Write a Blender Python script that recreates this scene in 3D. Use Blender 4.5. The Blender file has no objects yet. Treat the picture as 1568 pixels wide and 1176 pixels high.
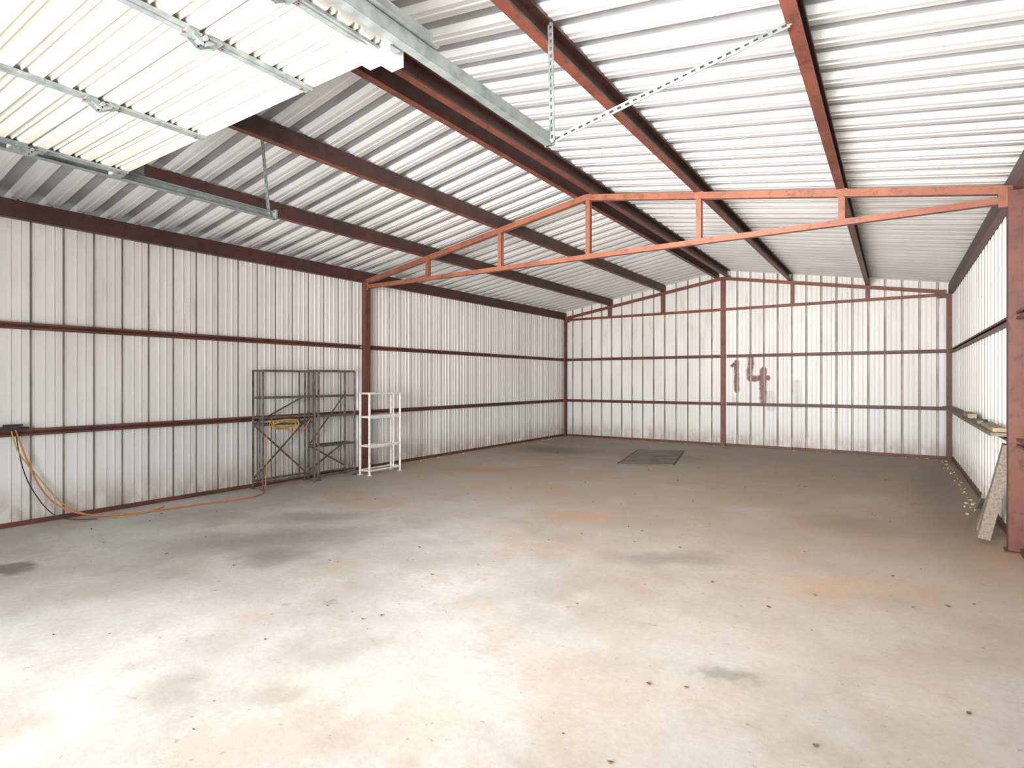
import bpy, math, random
from mathutils import Vector, Matrix
random.seed(7)
S=1.15
XL,XR,YB,YF,XC,YT=-7.02,0.88,12.8,-1.1,-3.07,6.15
RIDGE,SL=3.80,0.1646
def roofz(x): return RIDGE-SL*abs(x-XC)
scene=bpy.context.scene
scene.view_settings.view_transform='Standard'
scene.view_settings.look='None'

# ---------------------------------------------------------------- materials
class NT:
    def __init__(s,name):
        s.m=bpy.data.materials.new(name); s.m.use_nodes=True
        s.t=s.m.node_tree; s.b=s.t.nodes['Principled BSDF']; s.pos=None
    def n(s,typ,**kw):
        nd=s.t.nodes.new(typ)
        for k,v in kw.items(): setattr(nd,k,v)
        return nd
    def inp(s,sock,v):
        if hasattr(v,'is_output') or isinstance(v,bpy.types.NodeSocket): s.t.links.new(v,sock)
        else:
            sock.default_value=v
    def P(s):
        if s.pos is None:
            g=s.n('ShaderNodeNewGeometry'); m=s.n('ShaderNodeVectorMath',operation='SCALE')
            s.t.links.new(g.outputs['Position'],m.inputs[0]); m.inputs['Scale'].default_value=1/S
            s.pos=m.outputs[0]
        return s.pos
    def vm(s,op,a,b=None):
        m=s.n('ShaderNodeVectorMath',operation=op); s.inp(m.inputs[0],a)
        if b is not None: s.inp(m.inputs[1],b)
        return m.outputs['Value'] if op in('LENGTH','DOT_PRODUCT') else m.outputs[0]
    def ma(s,op,a,b=0.0,c=0.0,clamp=False):
        m=s.n('ShaderNodeMath',operation=op); m.use_clamp=clamp
        s.inp(m.inputs[0],a); s.inp(m.inputs[1],b); s.inp(m.inputs[2],c); return m.outputs[0]
    def noise(s,scale,detail=3,rough=.6,vec=None,stretch=None,col=False):
        v=vec if vec is not None else s.P()
        if stretch: v=s.vm('MULTIPLY',v,stretch)
        t=s.n('ShaderNodeTexNoise'); s.inp(t.inputs['Vector'],v)
        t.inputs['Scale'].default_value=scale; t.inputs['Detail'].default_value=detail; t.inputs['Roughness'].default_value=rough
        return t.outputs['Color' if col else 'Fac']
    def rng(s,v,a,b,c=0.,d=1.):
        m=s.n('ShaderNodeMapRange'); m.interpolation_type='SMOOTHSTEP'
        s.inp(m.inputs[0],v)
        for i,x in enumerate((a,b,c,d)): m.inputs[i+1].default_value=x
        return m.outputs[0]
    def mix(s,f,a,b,mode='MIX'):
        m=s.n('ShaderNodeMix',data_type='RGBA',blend_type=mode)
        s.inp(m.inputs[0],f)
        for k,v in ((6,a),(7,b)):
            if isinstance(v,tuple): v=(v[0],v[1],v[2],1)
            s.inp(m.inputs[k],v)
        return m.outputs[2]
    def bump(s,h,strength=.2,dist=.01):
        b=s.n('ShaderNodeBump'); s.inp(b.inputs['Height'],h); b.inputs['Strength'].default_value=strength; b.inputs['Distance'].default_value=dist
        s.t.links.new(b.outputs[0],s.b.inputs['Normal'])
    def done(s,col,rough=.6,metal=0.,spec=.5):
        if isinstance(col,tuple): col=(col[0],col[1],col[2],1)
        s.inp(s.b.inputs['Base Color'],col); s.inp(s.b.inputs['Roughness'],rough); s.inp(s.b.inputs['Metallic'],metal)
        s.b.inputs['Specular IOR Level'].default_value=spec
        return s.m

def simple(name,c1,c2,scale=8,rough=.6,metal=0.,stretch=None,spec=.5):
    t=NT(name); f=t.rng(t.noise(scale,3,.65,stretch=stretch),.35,.68)
    return t.done(t.mix(f,c1,c2),rough,metal,spec)

def wall_mat(name,graf=False):
    t=NT(name)
    base=t.mix(t.rng(t.noise(1.2,3,.6,stretch=(1,1,.35)),.35,.7),(.81,.80,.77),(.70,.68,.64))
    st=t.ma('MULTIPLY',t.rng(t.noise(5,5,.7,stretch=(1.6,1.6,.22)),.52,.80),.62)
    sep=t.n('ShaderNodeSeparateXYZ'); t.inp(sep.inputs[0],t.P())
    top=t.rng(sep.outputs[2],1.4,3.1,.25,1.)
    base=t.mix(t.ma('MULTIPLY',st,top),base,(.42,.34,.24))
    spots=t.rng(t.noise(14,4,.75),.63,.78)
    base=t.mix(t.ma('MULTIPLY',spots,.55),base,(.36,.27,.20))
    base=t.mix(t.rng(sep.outputs[2],2.2,.4,0.,.5),base,(.68,.705,.745))
    low=t.ma('MULTIPLY',t.rng(sep.outputs[2],.5,0.,0.,1.),t.rng(t.noise(6,4,.7,stretch=(1,1,.5)),.3,.62,.2,.85))
    base=t.mix(low,base,(.38,.31,.24))
    if graf:
        wn=t.n('ShaderNodeVectorMath',operation='SUBTRACT'); t.inp(wn.inputs[0],t.noise(7,3,.6,col=True)); wn.inputs[1].default_value=(.5,.5,.5)
        sc=t.vm('MULTIPLY',wn.outputs[0],(.07,.07,.07)); p=t.vm('ADD',t.P(),sc)
        s2=t.n('ShaderNodeSeparateXYZ'); t.inp(s2.inputs[0],p)
        def stroke(x0,z0,x1,z1,w):
            dx,dz=x1-x0,z1-z0; L2=dx*dx+dz*dz
            ax=t.ma('SUBTRACT',s2.outputs[0],x0); az=t.ma('SUBTRACT',s2.outputs[2],z0)
            h=t.ma('DIVIDE',t.ma('ADD',t.ma('MULTIPLY',ax,dx),t.ma('MULTIPLY',az,dz)),L2,clamp=True)
            ex=t.ma('SUBTRACT',ax,t.ma('MULTIPLY',h,dx)); ez=t.ma('SUBTRACT',az,t.ma('MULTIPLY',h,dz))
            d=t.ma('SQRT',t.ma('ADD',t.ma('MULTIPLY',ex,ex),t.ma('MULTIPLY',ez,ez)))
            return t.rng(d,w,w*.45)
        m=None
        for a in [(-2.82,1.80,-2.81,1.20,.07),(-2.90,1.72,-2.82,1.80,.05),(-2.52,1.86,-2.55,1.46,.09),(-2.55,1.44,-2.20,1.46,.085),(-2.28,1.62,-2.28,.95,.09)]:
            kk=stroke(*a); m=kk if m is None else t.ma('MAXIMUM',m,kk)
        base=t.mix(t.ma('MULTIPLY',m,t.rng(t.noise(16,3,.7),.25,.5,.75,.97)),base,(.16,.018,.014))
        g=None
        for a in [(-2.15,1.1,-2.13,.85,.13),(-1.65,1.35,-1.62,.9,.10),(-2.85,1.0,-2.8,.9,.09)]:
            kk=stroke(*a); g=kk if g is None else t.ma('MAXIMUM',g,kk)
        base=t.mix(t.ma('MULTIPLY',t.ma('MULTIPLY',g,t.noise(10,4)),.8),base,(.36,.34,.34))
    return t.done(base,.42,0.,.4)

M_wall=wall_mat('painted_wall_panel'); M_wallB=wall_mat('painted_wall_panel_back',True)
M_groove=simple('shaded_panel_rib',(.48,.44,.39),(.30,.26,.22),5,.6,stretch=(1,1,.3))  # groove shade painted into the colour of the wall ribs
t=NT('galvalume_roof')
c=t.mix(t.rng(t.noise(.9,3,.6),.3,.7),(.88,.88,.88),(.76,.765,.77))
M_roof=t.done(c,.30,.38,.5)
M_roofd=simple('galvalume_rib',(.42,.425,.435),(.32,.325,.34),2,.35,.5)  # darker than the flats: dark reflection bands put into the rib colour
def red_mat(name,a,b,d):
    t=NT(name); c=t.mix(t.rng(t.noise(2.2,3,.65),.35,.65),a,b)
    c=t.mix(t.ma('MULTIPLY',t.rng(t.noise(11,4,.75),.5,.68),.7),c,d)
    return t.done(c,.5,.0,.4)
M_red=red_mat('red_oxide_primer',(.22,.066,.040),(.16,.046,.03),(.06,.024,.02))
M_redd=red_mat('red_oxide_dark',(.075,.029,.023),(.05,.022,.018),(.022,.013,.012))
M_truss=red_mat('truss_orange_primer',(.28,.100,.055),(.22,.075,.043),(.12,.044,.03))
M_girt=red_mat('girt_red_brown',(.155,.056,.038),(.11,.041,.030),(.05,.024,.02))
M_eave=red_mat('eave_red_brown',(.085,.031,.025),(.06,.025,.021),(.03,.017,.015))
M_galv=simple('galvanized_steel',(.25,.275,.265),(.17,.19,.19),12,.5,.45)
M_rack=simple('weathered_steel_tube',(.17,.155,.14),(.09,.075,.06),14,.6,.3)
M_white=simple('chipped_white_paint',(.82,.81,.78),(.62,.59,.54),16,.5)
M_wood=simple('weathered_wood',(.30,.25,.205),(.17,.145,.12),9,.85,stretch=(6,.6,6))
M_tan=simple('raw_plywood',(.46,.36,.24),(.34,.26,.17),9,.8,stretch=(5,.6,5))
M_cordo=simple('orange_cord',(.62,.20,.07),(.48,.15,.05),20,.5)
M_cordy=simple('yellow_cord',(.55,.35,.07),(.42,.26,.05),20,.5)
M_black=simple('black_rubber',(.02,.02,.02),(.04,.04,.04),20,.5)
M_foam=simple('yellow_foam',(.60,.48,.26),(.45,.37,.20),20,.9)
M_leaf=simple('dry_leaf',(.16,.09,.05),(.09,.055,.035),20,.9)
M_door=simple('cream_door_panel',(.57,.54,.46),(.51,.48,.41),3,.42)
M_grnd=simple('outside_gravel',(.55,.52,.47),(.45,.42,.37),3,.9)

# floor
t=NT('stained_concrete')
wn=t.vm('SUBTRACT',t.noise(1.3,4,.65,col=True),(.5,.5,.5)); wp=t.vm('ADD',t.P(),t.vm('MULTIPLY',wn,(.9,.9,0.)))
sep=t.n('ShaderNodeSeparateXYZ'); t.inp(sep.inputs[0],wp)
c=t.mix(t.rng(t.noise(.7,5,.62),.36,.64),(.61,.605,.59),(.46,.445,.42))
c=t.mix(t.ma('MULTIPLY',t.rng(t.noise(2.6,5,.7),.45,.7),.35),c,(.68,.68,.67))
c=t.mix(t.rng(t.noise(1.9,5,.72,vec=t.vm('ADD',t.P(),(3.,31.,7.))),.48,.70,0.,.5),c,(.35,.32,.285))
far=t.rng(sep.outputs[1],2.3,7.0)
right=t.rng(sep.outputs[0],-3.2,.4)
tan=t.ma('ADD',t.ma('MULTIPLY',far,.74),t.ma('MULTIPLY',right,.36),clamp=True)
tan=t.ma('MULTIPLY',tan,t.rng(t.noise(1.1,4,.6),.25,.62,.55,1.))
c=t.mix(tan,c,(.46,.335,.235))
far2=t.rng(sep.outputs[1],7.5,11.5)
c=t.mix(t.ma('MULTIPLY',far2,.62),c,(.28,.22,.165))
org=t.rng(t.noise(1.0,4,.6,vec=t.vm('ADD',t.P(),(13.,5.,2.))),.51,.70)
c=t.mix(t.ma('MULTIPLY',org,t.rng(sep.outputs[1],1.5,4.5,.25,.62)),c,(.54,.33,.195))
org2=t.rng(t.noise(2.4,5,.7,vec=t.vm('ADD',t.P(),(7.,19.,4.))),.58,.72)
c=t.mix(t.ma('MULTIPLY',org2,.42),c,(.50,.30,.18))
wn2=t.vm('SUBTRACT',t.noise(3.2,5,.7,col=True),(.5,.5,.5)); wp2=t.vm('ADD',t.P(),t.vm('MULTIPLY',wn2,(.55,.55,0.)))
def ell(cx,cy,rx,ry,ang,col,amt,c,soft=.15):
    r=t.n('ShaderNodeMapping',vector_type='TEXTURE'); t.inp(r.inputs[0],wp2)
    r.inputs['Location'].default_value=(cx,cy,0); r.inputs['Rotation'].default_value=(0,0,math.radians(ang)); r.inputs['Scale'].default_value=(rx,ry,1)
    sv=t.vm('MULTIPLY',r.outputs[0],(1.,1.,0.)); d=t.vm('LENGTH',sv)
    return t.mix(t.ma('MULTIPLY',t.rng(d,1.1,soft),amt),c,col)
G=(.21,.19,.17)
for e in [(-4.55,2.95,1.3,.55,50,G,.68),(-4.9,3.7,.8,.35,40,G,.55),(-4.1,2.7,.4,.3,20,(.14,.13,.11),.6),(-1.49,4.38,.75,.28,30,G,.5),(-.66,2.76,.17,.11,0,G,.6),
          (-2.68,1.27,.34,.26,20,(.33,.285,.24),.65),(-2.3,1.5,.2,.12,20,(.33,.285,.24),.5),(-2.69,5.27,.7,.35,30,(.58,.34,.19),.5),(-.43,4.33,.8,.35,30,(.60,.37,.22),.4),
          (-5.33,7.10,.8,.35,30,(.50,.27,.14),.6),(-5.74,10.0,1.2,.8,0,(.13,.11,.09),.7),(-1.12,1.97,.18,.34,40,(.48,.34,.23),.4),
          (-2.95,2.29,.07,.05,0,(.2,.18,.16),.6),(-3.2,2.15,.06,.05,0,(.2,.18,.16),.5),(-5.45,1.43,.28,.13,30,(.12,.10,.09),.8),(-3.6,10.2,1.3,.9,0,(.17,.14,.11),.5),
          (-2.4,1.9,.5,.2,60,(.36,.335,.31),.5),(-1.9,3.3,.9,.2,50,(.38,.34,.30),.45),(-.3,6.4,.7,.5,0,(.26,.20,.15),.45),(.5,8.5,.5,3.5,0,(.20,.165,.13),.55),(-3.0,3.3,.7,.3,20,(.40,.365,.33),.5)]:
    c=ell(*e,c)
spk=t.rng(t.noise(17,3,.7),.63,.74); c=t.mix(t.ma('MULTIPLY',spk,.6),c,(.22,.155,.11))
fine=t.noise(28,4,.75); c=t.mix(t.rng(fine,.25,.75,.0,.28),c,(.25,.22,.19))
t.bump(fine,.10,.01)
M_floor=t.done(c,.62,0.,.35)
M_plate=simple('dirty_patch',(.25,.215,.175),(.165,.14,.118),3,.8)
M_crack=simple('patch_edge',(.10,.085,.07),(.15,.125,.10),6,.9)

# ---------------------------------------------------------------- geometry builder
class B:
    def __init__(s): s.v=[]; s.f=[]; s.mi=[]; s.mats=[]
    def mid(s,m):
        if m not in s.mats: s.mats.append(m)
        return s.mats.index(m)
    def add(s,vs,fs,m):
        o=len(s.v); s.v+=[tuple(v) for v in vs]; k=s.mid(m) if not isinstance(m,list) else None
        for i,f in enumerate(fs): s.f.append(tuple(o+i_ for i_ in f)); s.mi.append(k if k is not None else s.mid(m[i]))
    def ext(s,prof,p1,p2,m,up=(0,0,1),closed=True):
        p1=Vector(p1);p2=Vector(p2);d=(p2-p1).normalized();u=Vector(up)
        if abs(d.dot(u))>.98: u=Vector((0,1,0))
        r=d.cross(u).normalized(); u=r.cross(d).normalized(); n=len(prof)
        vs=[p+r*a+u*b for p in(p1,p2) for a,b in prof]
        fs=[(i,(i+1)%n,n+(i+1)%n,n+i) for i in range(n)]
        fs+= [tuple(range(n))[::-1],tuple(range(n,2*n))]
        s.add(vs,fs,m)
    def beam(s,p1,p2,w,h,m,up=(0,0,1)):
        a,b=w/2,h/2; s.ext([(-a,-b),(a,-b),(a,b),(-a,b)],p1,p2,m,up)
    def box(s,x0,x1,y0,y1,z0,z1,m):
        s.beam(((x0+x1)/2,y0,(z0+z1)/2),((x0+x1)/2,y1,(z0+z1)/2),x1-x0,z1-z0,m)
    def tube(s,p1,p2,r,m,n=8): s.ext([(r*math.cos(2*math.pi*i/n),r*math.sin(2*math.pi*i/n)) for i in range(n)],p1,p2,m)
    def chan(s,p1,p2,w,h,m,side=1,th=.008,up=(0,0,1)):
        l=.02; q=[(0,0),(w,0),(w,l),(w-th,l),(w-th,th),(th,th),(th,h-th),(w-th,h-th),(w-th,h-l),(w,h-l),(w,h),(0,h)]
        q=[(side*(a-w/2),b-h/2) for a,b in q]
        P=lambda *i:[q[k] for k in i]
        for idx in ((0,1,4,5),(1,2,3,4),(0,5,6,11),(11,6,7,10),(7,8,9,10)): s.ext(P(*idx),p1,p2,m,up)
    def slotted(s,p1,p2,w,m,up=(0,1,0),pitch=.045,th=.006):
        p1=Vector(p1);p2=Vector(p2);d=(p2-p1);L=d.length;d.normalize();u=Vector(up)
        r=d.cross(u).normalized();u=r.cross(d).normalized()
        for k in(-1,1): s.beam(p1+r*k*w*.36,p2+r*k*w*.36,w*.28,th,m,u)
        n=int(L/pitch)
        for i in range(n+1):
            c=p1+d*(L*i/n); a=c-d*pitch*.25; b=c+d*pitch*.25
            s.beam(a,b,w*.5,th*.96,m,u)
        off=r*w*.5+u*w*.4
        s.beam(p1+off,p2+off,th,w*.8,m,u)
    def obj(s,name,bevel=0):
        me=bpy.data.meshes.new(name); me.from_pydata([(a*S,b*S,c*S) for a,b,c in s.v],[],s.f)
        for m in s.mats: me.materials.append(m)
        for p,k in zip(me.polygons,s.mi): p.material_index=k
        me.update(); o=bpy.data.objects.new(name,me); scene.collection.objects.link(o)
        import bmesh
        bm=bmesh.new(); bm.from_mesh(me); bmesh.ops.recalc_face_normals(bm,faces=bm.faces); bm.to_mesh(me); bm.free()
        return o

PER=0.265
WP=[(0,0),(.010,.032),(.030,.032),(.042,0),(.105,0),(.111,-.009),(.122,-.009),(.128,0),(.181,0),(.187,-.009),(.198,-.009),(.204,0)]
RP=[(0,0),(.034,.035),(.122,.035),(.156,0),(.196,0),(.202,-.006),(.218,-.006),(.224,0)]
def prof(s0,s1,phase=0.,kind='wall'):
    pts=[]
    pat=WP if kind=='wall' else RP
    k=math.floor((s0-phase)/PER)-1
    while phase+k*PER<s1+PER:
        for j,(a,b) in enumerate(pat):
            x=phase+k*PER+a
            if s0<x<s1: pts.append((x,b,j))
        k+=1
    return [(s0,0,99)]+pts+[(s1,0,99)]
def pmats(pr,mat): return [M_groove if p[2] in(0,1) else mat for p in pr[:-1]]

def wall_x(name,x,out,y0,y1,top,mat):
    b=B(); pr=prof(y0,y1,.105); vs=[]
    for y,o,j in pr: vs+=[(x+out*o,y,0),(x+out*o,y,top)]
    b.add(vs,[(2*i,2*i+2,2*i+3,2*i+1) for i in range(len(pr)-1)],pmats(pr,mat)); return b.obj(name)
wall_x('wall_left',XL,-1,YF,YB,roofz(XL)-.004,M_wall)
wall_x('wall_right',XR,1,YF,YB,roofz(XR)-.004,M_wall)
def wall_y(b,y,out,x0,x1,z0,mat):
    pr=prof(x0,x1,.1)
    if x0<XC<x1: pr=sorted(pr+[(XC,0,98)])
    vs=[]
    for x,o,j in pr: vs+=[(x,y+out*o,z0),(x,y+out*o,roofz(x)-.004)]
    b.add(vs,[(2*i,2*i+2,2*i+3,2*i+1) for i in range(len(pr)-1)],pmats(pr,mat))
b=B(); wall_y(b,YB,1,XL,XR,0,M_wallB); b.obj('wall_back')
DX0,DX1,DZ=-4.42,-1.64,2.68
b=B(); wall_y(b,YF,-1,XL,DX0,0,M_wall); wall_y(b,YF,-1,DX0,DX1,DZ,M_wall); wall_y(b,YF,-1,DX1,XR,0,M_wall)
b.beam((DX0,YF+.02,0),(DX0,YF+.02,DZ),.08,.08,M_girt); b.beam((DX1,YF+.02,0),(DX1,YF+.02,DZ),.08,.08,M_girt); b.beam((DX0,YF+.02,DZ),(DX1,YF+.02,DZ),.08,.08,M_girt)
b.obj('wall_front')
b=B(); pr=prof(YF-.15,YB+.15,.07,'roof')
vs=[]
for y,o,j in pr: vs+=[(XL-.25,y,roofz(XL-.25)+o),(XC,y,RIDGE+o),(XR+.25,y,roofz(XR+.25)+o)]
fs=[];ms=[]
for i in range(len(pr)-1):
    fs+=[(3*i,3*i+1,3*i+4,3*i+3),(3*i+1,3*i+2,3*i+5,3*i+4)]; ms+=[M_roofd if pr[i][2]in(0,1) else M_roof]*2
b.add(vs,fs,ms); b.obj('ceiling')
b=B(); b.box(XL-.05,XR+.05,YF-.05,YB+.05,-.12,0,M_floor); b.obj('floor')
b=B(); b.box(-40,34,-45,60,-.3,-.125,M_grnd); b.obj('ground')

# ---------------------------------------------------------------- steel frame
PD=.155
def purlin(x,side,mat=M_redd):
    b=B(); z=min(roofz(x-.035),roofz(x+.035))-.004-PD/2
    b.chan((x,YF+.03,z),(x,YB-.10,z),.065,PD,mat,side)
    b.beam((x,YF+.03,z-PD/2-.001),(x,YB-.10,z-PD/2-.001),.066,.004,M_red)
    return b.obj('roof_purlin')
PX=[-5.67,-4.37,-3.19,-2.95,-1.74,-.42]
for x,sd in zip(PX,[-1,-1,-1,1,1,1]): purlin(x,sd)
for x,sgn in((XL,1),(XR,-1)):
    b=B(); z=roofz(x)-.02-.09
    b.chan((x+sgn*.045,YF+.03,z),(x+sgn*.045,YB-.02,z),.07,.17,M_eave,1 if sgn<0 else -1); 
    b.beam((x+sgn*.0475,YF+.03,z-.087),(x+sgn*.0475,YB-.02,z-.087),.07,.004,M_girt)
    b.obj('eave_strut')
for x,sgn in((XL,1),(XR,-1)):
    for z in(.90,1.93):
        b=B()
        for y0,y1 in((YF+.05,YT-.06),(YT+.06,YB-.08)): b.chan((x+sgn*.034,y0,z),(x+sgn*.034,y1,z),.055,.065,M_girt,sgn)
        b.obj('wall_girt')
for z in(.90,1.93):
    b=B()
    for x0,x1 in((XL+.08,XC-.06),(XC+.06,XR-.08)): b.chan((x0,YB-.034,z),(x1,YB-.034,z),.055,.065,M_girt,1)
    b.obj('wall_girt')
k=1
for p,q in(((XL+.022,YF+.05,.022),(XL+.022,YB-.02,.022)),((XR-.022,YF+.05,.022),(XR-.022,YB-.02,.022)),((XL+.05,YB-.022,.022),(XR-.05,YB-.022,.022))):
    b=B(); b.beam(p,q,.03,.044,M_girt); b.obj('baseboard_'+['left','right','back'][k-1]); k+=1
def column(x,y,top,w=.10,mat=M_girt):
    b=B(); b.beam((x,y,0),(x,y,top),w,w,mat); b.box(x-w*.7,x+w*.7,y-w*.8,y+w*.8,0.0,.012,mat); return b.obj('steel_column')
column(XL+.085,YT,2.98,.095); column(XR-.06,YT,2.98,.095)
column(XL+.075,YB-.075,2.95,.07); column(XR-.075,YB-.075,2.95,.07); column(XC,YB-.085,RIDGE-.19,.085,M_red)
column(XL+.075,YF+.075,2.95,.07); column(XR-.075,YF+.075,2.95,.07)
def truss(y,mat,z0,ct,cb,w,posts,name,l=XL+.06,r=XR-.06):
    b=B(); zt=lambda x:roofz(x)-PD-.012-ct/2
    b.beam((l,y,zt(l)),(XC,y,zt(XC)),w,ct,mat); b.beam((XC,y,zt(XC)),(r,y,zt(r)),w,ct,mat)
    b.beam((l,y,z0),(r,y,z0),w,cb,mat)
    for x in posts: b.beam((x,y,z0),(x,y,zt(x)+.02),w,.055,mat,(1,0,0))
    for x in(l+.05,r-.05): b.box(x-.06,x+.06,y-w*.5-.004,y-w*.5,z0-.06,zt(x)+.03,mat)
    for x in posts:
        b.box(x-.045,x+.045,y-w*.5-.003,y-w*.5,z0-.03,z0+.03,mat)
        b.box(x-.045,x+.045,y-w*.5-.003,y-w*.5,zt(x)-.035,zt(x)+.035,mat)
    return b.obj(name)
truss(YT,M_truss,2.885,.07,.055,.06,[-5.62,-4.33,-3.04,-1.73,-.41],'roof_truss')
truss(YB-.16,M_red,2.93,.06,.05,.05,[-5.70,-4.39,-1.71,-.43],'roof_truss',XL+.14,XR-.14)

b=B()
for i in range(110):
    w=random.random()
    if w<.4: x,y=XR-.12-abs(random.gauss(0,.05)),random.uniform(7.5,12.4)
    elif w<.75: x,y=XL+.12+abs(random.gauss(0,.05)),random.uniform(6.6,12.4)
    else: x,y=random.uniform(XL+.3,XR-.3),YB-.18-abs(random.gauss(0,.06))
    s=random.uniform(.006,.015); a=random.uniform(0,3)
    b.beam((x,y,s*.5),(x+s*2*math.cos(a),y+s*2*math.sin(a),s*.5),s*1.3,s,M_foam)
b.obj('foam_debris')
b=B()
for i in range(190):
    x,y=random.uniform(-6.4,.5),random.uniform(.7,11.5); s=random.uniform(.004,.011); a=random.uniform(0,3)
    if random.random()<.12: s*=1.4
    p=[]
    n=5
    for j in range(n): 
        r=s*random.uniform(.8,1.8); p.append((x+r*math.cos(a+j*6.283/n),y+r*math.sin(a+j*6.283/n)*.6,s*random.uniform(.3,1.0)))
    b.add(p+[(x,y,.001)],[(j,(j+1)%n,n) for j in range(n)]+[tuple(range(n))],M_leaf)
b.obj('leaf_litter')

b=B(); q=[(-3.84,8.86),(-3.03,9.26),(-3.47,11.25),(-4.28,10.85)]
b.add([(x,y,.0) for x,y in q]+[(x,y,.012) for x,y in q],[(4,5,6,7),(0,1,5,4),(1,2,6,5),(2,3,7,6),(3,0,4,7)],M_plate)
for i in range(4):
    a,c_=q[i],q[(i+1)%4]; b.beam((a[0],a[1],.010),(c_[0],c_[1],.010),.02,.010,M_crack)
b.obj('floor_access_cover')

# ---------------------------------------------------------------- overhead door
door=bpy.data.objects.new('overhead_garage_door',None); scene.collection.objects.link(door)
def child(o,p,name=None):
    o.parent=p
    if name: o.name=name
DW0,DW1=-4.30,-1.76; DTOP=1.72; SEC=.53; ZD=2.80
for k in range(5):
    y1=DTOP-k*SEC-.005; y0=y1-SEC+.010; b=B()
    pr=[(y0,.0),(y0+.012,-.008)]
    n=4
    for j in range(n):
        c0=y0+.05+(SEC-.09)*(j+.5)/n
        pr+=[(c0-.034,-.008),(c0-.020,.012),(c0-.006,.012),(c0,-.004),(c0+.006,.012),(c0+.020,.012),(c0+.034,-.008)]
    pr+=[(y1-.012,-.008),(y1,0)]
    vs=[]
    for y,o in pr: vs+=[(DW0,y,ZD+o),(DW1,y,ZD+o)]
    N=len(pr); fs=[(2*i,2*i+1,2*i+3,2*i+2) for i in range(N-1)]
    vs+=[(DW0,y0,ZD+.04),(DW1,y0,ZD+.04),(DW0,y1,ZD+.04),(DW1,y1,ZD+.04)]; a=2*N
    fs+=[(a,a+1,a+3,a+2),(0,1,a+1,a),(2*N-2,2*N-1,a+3,a+2),tuple([2*i for i in range(N)]+[a+2,a]),tuple([2*i+1 for i in range(N)]+[a+3,a+1])]
    b.add(vs,fs,M_door); child(b.obj('section_%d'%(k+1)),door)
b=B()
for x,w in((DW0+.05,.06),(-3.27,.055),(-2.31,.055),(DW1-.04,.05)):
    for k in range(5):
        y1=DTOP-k*SEC-.02; y0=y1-SEC+.05
        b.box(x-w/2,x+w/2,y0,y1,ZD-.022,ZD-.009,M_galv)
        b.box(x-w*.2,x+w*.2,y0+.01,y1-.01,ZD-.027,ZD-.022,M_galv)
        yj=DTOP-k*SEC
        if k>0:
            b.box(x-.035,x+.035,yj-.07,yj-.012,ZD-.031,ZD-.024,M_galv); b.box(x-.035,x+.035,yj+.012,yj+.07,ZD-.031,ZD-.024,M_galv)
            b.tube((x-.04,yj,ZD-.035),(x+.04,yj,ZD-.035),.010,M_galv)
            for sx in(-.025,.025):
                b.beam((x+sx,yj-.04,ZD-.03),(x+sx,yj,ZD-.055),.006,.018,M_galv); b.beam((x+sx,yj+.04,ZD-.03),(x+sx,yj,ZD-.055),.006,.018,M_galv)
        for yy in(y0+.05,y1-.05): b.tube((x,yy,ZD-.034),(x,yy,ZD-.024),.006,M_girt,6)
child(b.obj('stiles_and_hinges'),door)
TZ=2.805;TXL,TXR=-4.385,-1.675
def track(x,sg,name):
    b=B()
    def seg(p,q,up):
        w,h,th=.045,.055,.005
        b.ext([(-th/2-sg*w/2,-h/2),(th/2-sg*w/2,-h/2),(th/2-sg*w/2,h/2),(-th/2-sg*w/2,h/2)],p,q,M_galv,up)
        for k in(-1,1): b.ext([(-w/2,k*h/2-th/2),(w/2,k*h/2-th/2),(w/2,k*h/2+th/2),(-w/2,k*h/2+th/2)],p,q,M_galv,up)
    r=.32; yw=YF+.10; pts=[(x,2.88,TZ),(x,yw+r,TZ)]
    for i in range(1,9):
        a=math.pi/2*i/8; pts.append((x,yw+r-r*math.sin(a),TZ-r+r*math.cos(a)))
    pts.append((x,yw,.02))
    for p,q in zip(pts,pts[1:]): seg(p,q,(0,0,1) if abs(p[2]-q[2])<.2 else (0,1,0))
    b.beam((x,yw+.35,TZ+.075),(x,1.86,TZ+.075),.006,.075,M_galv); b.beam((x+sg*.02,yw+.35,TZ+.038),(x+sg*.02,1.86,TZ+.038),.045,.005,M_galv)
    for k in range(0,5):
        yj=DTOP-k*SEC-.05
        b.tube((x-.012,yj,TZ-.005),(x+.012,yj,TZ-.005),.024,M_white,14)
        b.tube((x,yj,TZ-.005),(x-sg*.10,yj,TZ-.005),.006,M_galv)
        b.box(min(x-sg*.03,x-sg*.12),max(x-sg*.03,x-sg*.12),yj-.03,yj+.03,ZD-.028,ZD-.022,M_galv)
    b.box(x-.03,x+.03,2.87,2.885,TZ-.03,TZ+.05,M_galv)
    child(b.obj(name),door)
track(TXL,-1,'track_left'); track(TXR,1,'track_right')
b=B()
b.slotted((TXL-.02,2.84,TZ-.02),(-4.39,2.76,roofz(-4.37)-PD+.03),.032,M_galv)
b.slotted((TXR+.04,2.84,TZ-.02),(-1.70,2.93,roofz(-1.74)-PD+.10),.034,M_galv)
b.slotted((TXR+.045,2.86,TZ-.01),(-.44,3.15,roofz(-.42)-PD-.012),.034,M_galv)
child(b.obj('hanger_straps'),door)
b=B()
b.box(DW1-.13,DW1-.02,DTOP-.12,DTOP-.02,ZD-.05,ZD-.006,M_white); b.box(DW1-.05,DW1+.02,DTOP-.05,DTOP+.03,ZD-.06,ZD+.04,M_white)
child(b.obj('top_fixture'),door)

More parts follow.
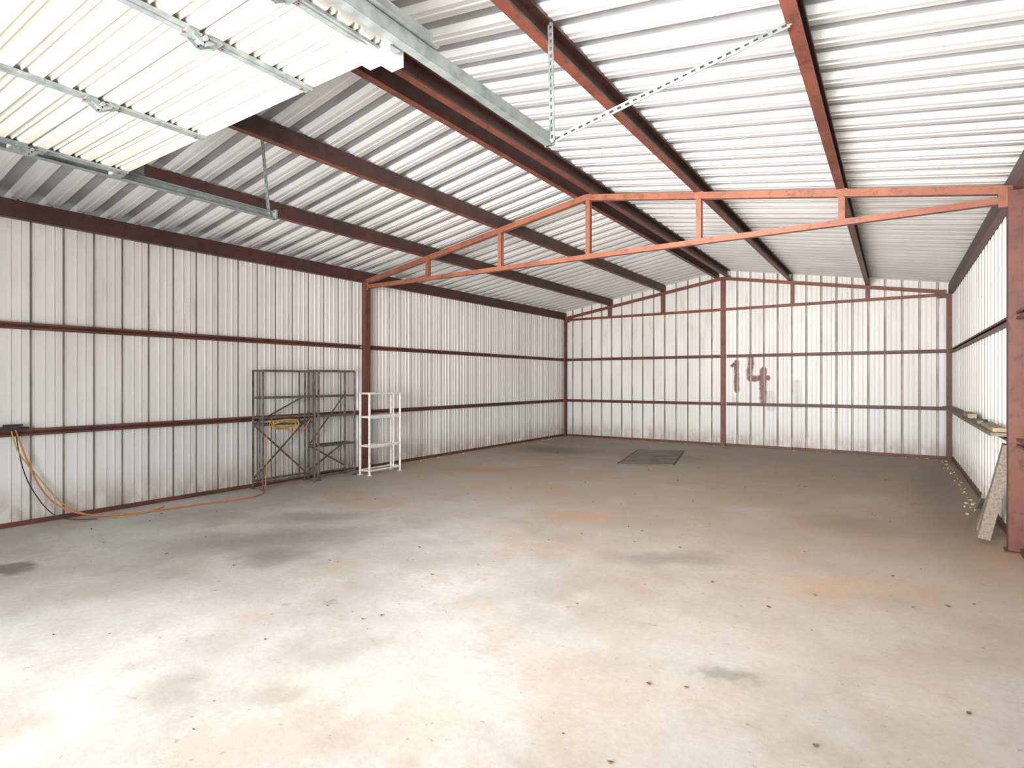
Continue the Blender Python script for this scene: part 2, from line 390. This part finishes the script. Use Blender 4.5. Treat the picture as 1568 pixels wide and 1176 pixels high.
# ---------------------------------------------------------------- racks
def rack(x0,x1,y0,y1,h,mat,levels,r,diag=True):
    b=B()
    for x in(x0,x1):
        for y in(y0,y1):
            b.tube((x,y,0.001),(x,y,h),r,mat); b.box(x-r*1.6,x+r*1.6,y-r*1.6,y+r*1.6,0.001,.01,mat)
    for z in levels:
        for x in(x0,x1): b.tube((x,y0,z),(x,y1,z),r*.8,mat)
        for y in(y0,y1): b.tube((x0,y,z),(x1,y,z),r*.8,mat)
    if diag:
        b.beam((x0,y0,.12),(x0,y1,levels[1]),.006,.025,mat); b.beam((x0+.008,y1,.12),(x0+.008,y0,levels[1]),.006,.025,mat)
        b.beam((x0,y0,levels[1]),(x0,y1,h-.35),.006,.02,mat)
        for t_ in(.12,.88): 
            yy=y0+(y1-y0)*t_; b.tube((x0,yy,.06),(x0,yy,h),r*.6,mat)
    return b
b=rack(-6.90,-6.68,4.22,5.00,1.54,M_rack,[.10,.83,.92,1.18,1.53],.015)
b.tube((-6.68,4.34,.1),(-6.68,4.34,.92),.008,M_rack)
for y in(4.45,4.6,4.75): b.tube((-6.90,y,.83),(-6.68,y,.83),.007,M_rack)
b.obj('steel_rack')
b=rack(-6.90,-6.68,5.06,5.70,1.55,M_rack,[.07,.48,.90,1.18,1.54],.016)
for z in(.48,.90): 
    for k in range(1,6): b.tube((-6.90,5.06+.64*k/6,z),(-6.68,5.06+.64*k/6,z),.007,M_rack)
b.obj('steel_rack')
b=rack(-6.60,-6.40,5.74,6.36,1.22,M_white,[.07,.43,.86,1.21],.018,diag=False)
b.beam((-6.40,5.74,.43),(-6.40,6.36,.43),.012,.05,M_white); b.beam((-6.40,5.74,.86),(-6.40,6.36,.86),.012,.045,M_white)
b.box(-6.60,-6.40,5.74,6.36,.425,.435,M_white)
b.tube((-6.40,6.22,.07),(-6.40,6.22,1.21),.011,M_white)
b.obj('white_stand')

def cord(name,pts,r,mat):
    cu=bpy.data.curves.new(name,'CURVE'); cu.dimensions='3D'; sp=cu.splines.new('NURBS'); sp.points.add(len(pts)-1)
    for p,q in zip(sp.points,pts): p.co=(q[0]*S,q[1]*S,q[2]*S,1)
    sp.use_endpoint_u=True; sp.order_u=4; cu.bevel_depth=r*S; cu.bevel_resolution=2; cu.resolution_u=6
    cu.materials.append(mat); o=bpy.data.objects.new(name,cu); scene.collection.objects.link(o); return o
rc=bpy.data.objects.new('extension_cord',None); scene.collection.objects.link(rc)
fz=.010
p=[(-6.93,1.83,.93),(-6.90,1.85,.82),(-6.92,1.95,.50),(-6.93,2.06,.25),(-6.88,2.22,.08),(-6.72,2.45,fz),(-6.58,2.75,fz),(-6.52,3.05,fz),(-6.50,3.3,fz),(-6.40,3.6,fz),(-6.35,3.85,fz),(-6.42,4.05,fz),(-6.58,4.18,fz),(-6.655,4.24,.03),(-6.65,4.25,.3),(-6.655,4.25,.6),(-6.65,4.26,.80),(-6.655,4.32,.88)]
o=cord('orange_run',p,.0075,M_cordo); o.parent=rc
p=[(-6.655,4.30,.88)]
for i in range(36):
    a=i*.75; p.append((-6.64+.04*math.sin(i*1.7),4.50+.19*math.cos(a)+random.uniform(-.05,.05),.83+.05*math.sin(a)+random.uniform(-.03,.03)))
o=cord('coil_bundle',p,.006,M_cordy); o.parent=rc
p=[(-6.64,4.5,.78),(-6.63,4.62,.70),(-6.64,4.72,.69),(-6.64,4.80,.74),(-6.65,4.86,.80),(-6.66,4.9,.86)]
o=cord('coil_tail',p,.0065,M_cordo); o.parent=rc
yc=bpy.data.objects.new('yellow_cord',None); scene.collection.objects.link(yc)
p=[(-6.93,1.80,.92),(-6.90,1.82,.75),(-6.93,1.90,.62),(-6.93,2.1,.30),(-6.93,2.22,.12),(-6.85,2.4,fz),(-6.75,2.55,fz),(-6.62,2.5,fz),(-6.5,2.62,fz),(-6.58,2.9,fz),(-6.7,3.05,fz)]
o=cord('yellow_run',p,.006,M_cordy); o.parent=yc
p=[(-6.92,1.83,.9),(-6.91,1.86,.55),(-6.93,1.98,.28),(-6.90,2.10,.06),(-6.8,2.2,fz),(-6.66,2.4,fz)]
o=cord('black_run',p,.005,M_black); o.parent=yc
b=B(); b.box(-6.96,-6.90,1.60,1.86,.935,.965,M_black); b.box(-6.95,-6.91,1.74,1.88,.965,.985,M_black); b.tube((-6.93,1.86,.95),(-6.93,1.93,.945),.012,M_black)
b.obj('power_strip')

b=B(); b.beam((.755,6.25,.945),(.755,9.2,.945),.16,.03,M_wood); b.beam((.76,9.25,.945),(.76,12.3,.945),.15,.03,M_wood)
b.obj('shelf_plank')
b=B(); b.beam((.76,8.55,.984),(.77,9.2,.984),.08,.048,M_tan); b.obj('wood_block')
b=B(); b.beam((.745,6.35,.977),(.755,7.2,.977),.09,.032,M_tan); b.obj('wood_block')
b=B(); b.beam((.73,7.5,.975),(.80,7.85,.975),.05,.028,M_wood); b.obj('wood_block')
# leaning boards
b=B(); b.beam((.64,6.36,.04),(.80,6.28,.86),.085,.09,M_wood,(0,1,0)); b.obj('leaning_board')
b=B(); b.beam((.66,6.80,.03),(.80,6.60,.62),.06,.11,M_wood,(0,1,0)); b.obj('leaning_board')
b=B(); b.beam((.73,6.95,.30),(.78,7.9,.035),.09,.035,M_wood); b.obj('leaning_board')

# ---------------------------------------------------------------- light
def area(name,loc,rot,sx,sy,e,col,spread=180):
    l=bpy.data.lights.new(name,'AREA'); l.shape='RECTANGLE'; l.size=sx*S; l.size_y=sy*S; l.energy=e; l.color=col; l.spread=math.radians(spread)
    o=bpy.data.objects.new(name,l); o.location=[a*S for a in loc]; o.rotation_euler=[math.radians(a) for a in rot]; scene.collection.objects.link(o)
area('daylight_doorway',(-3.03,-1.3,1.15),(90,0,0),2.7,2.1,320,(.97,.985,1.0))
area('added_fill',(-1.6,-.9,1.7),(99,0,3),3.0,2.0,500,(1.,.98,.945),90)  # added fill lamp behind the camera, brightens the far end of the room
w=bpy.data.worlds.new('World'); scene.world=w; w.use_nodes=True
bg=w.node_tree.nodes['Background']; bg.inputs[0].default_value=(.85,.92,1.,1); bg.inputs[1].default_value=1.0

# ---------------------------------------------------------------- camera
cd=bpy.data.cameras.new('camera'); cd.sensor_width=36; cd.lens=868/1568*36; cd.shift_y=-5/1568; cd.clip_start=.02
co=bpy.data.objects.new('camera',cd); co.location=(0,0,1.4*S); co.rotation_euler=(math.radians(90),0,math.radians(34)); scene.collection.objects.link(co)
scene.camera=co
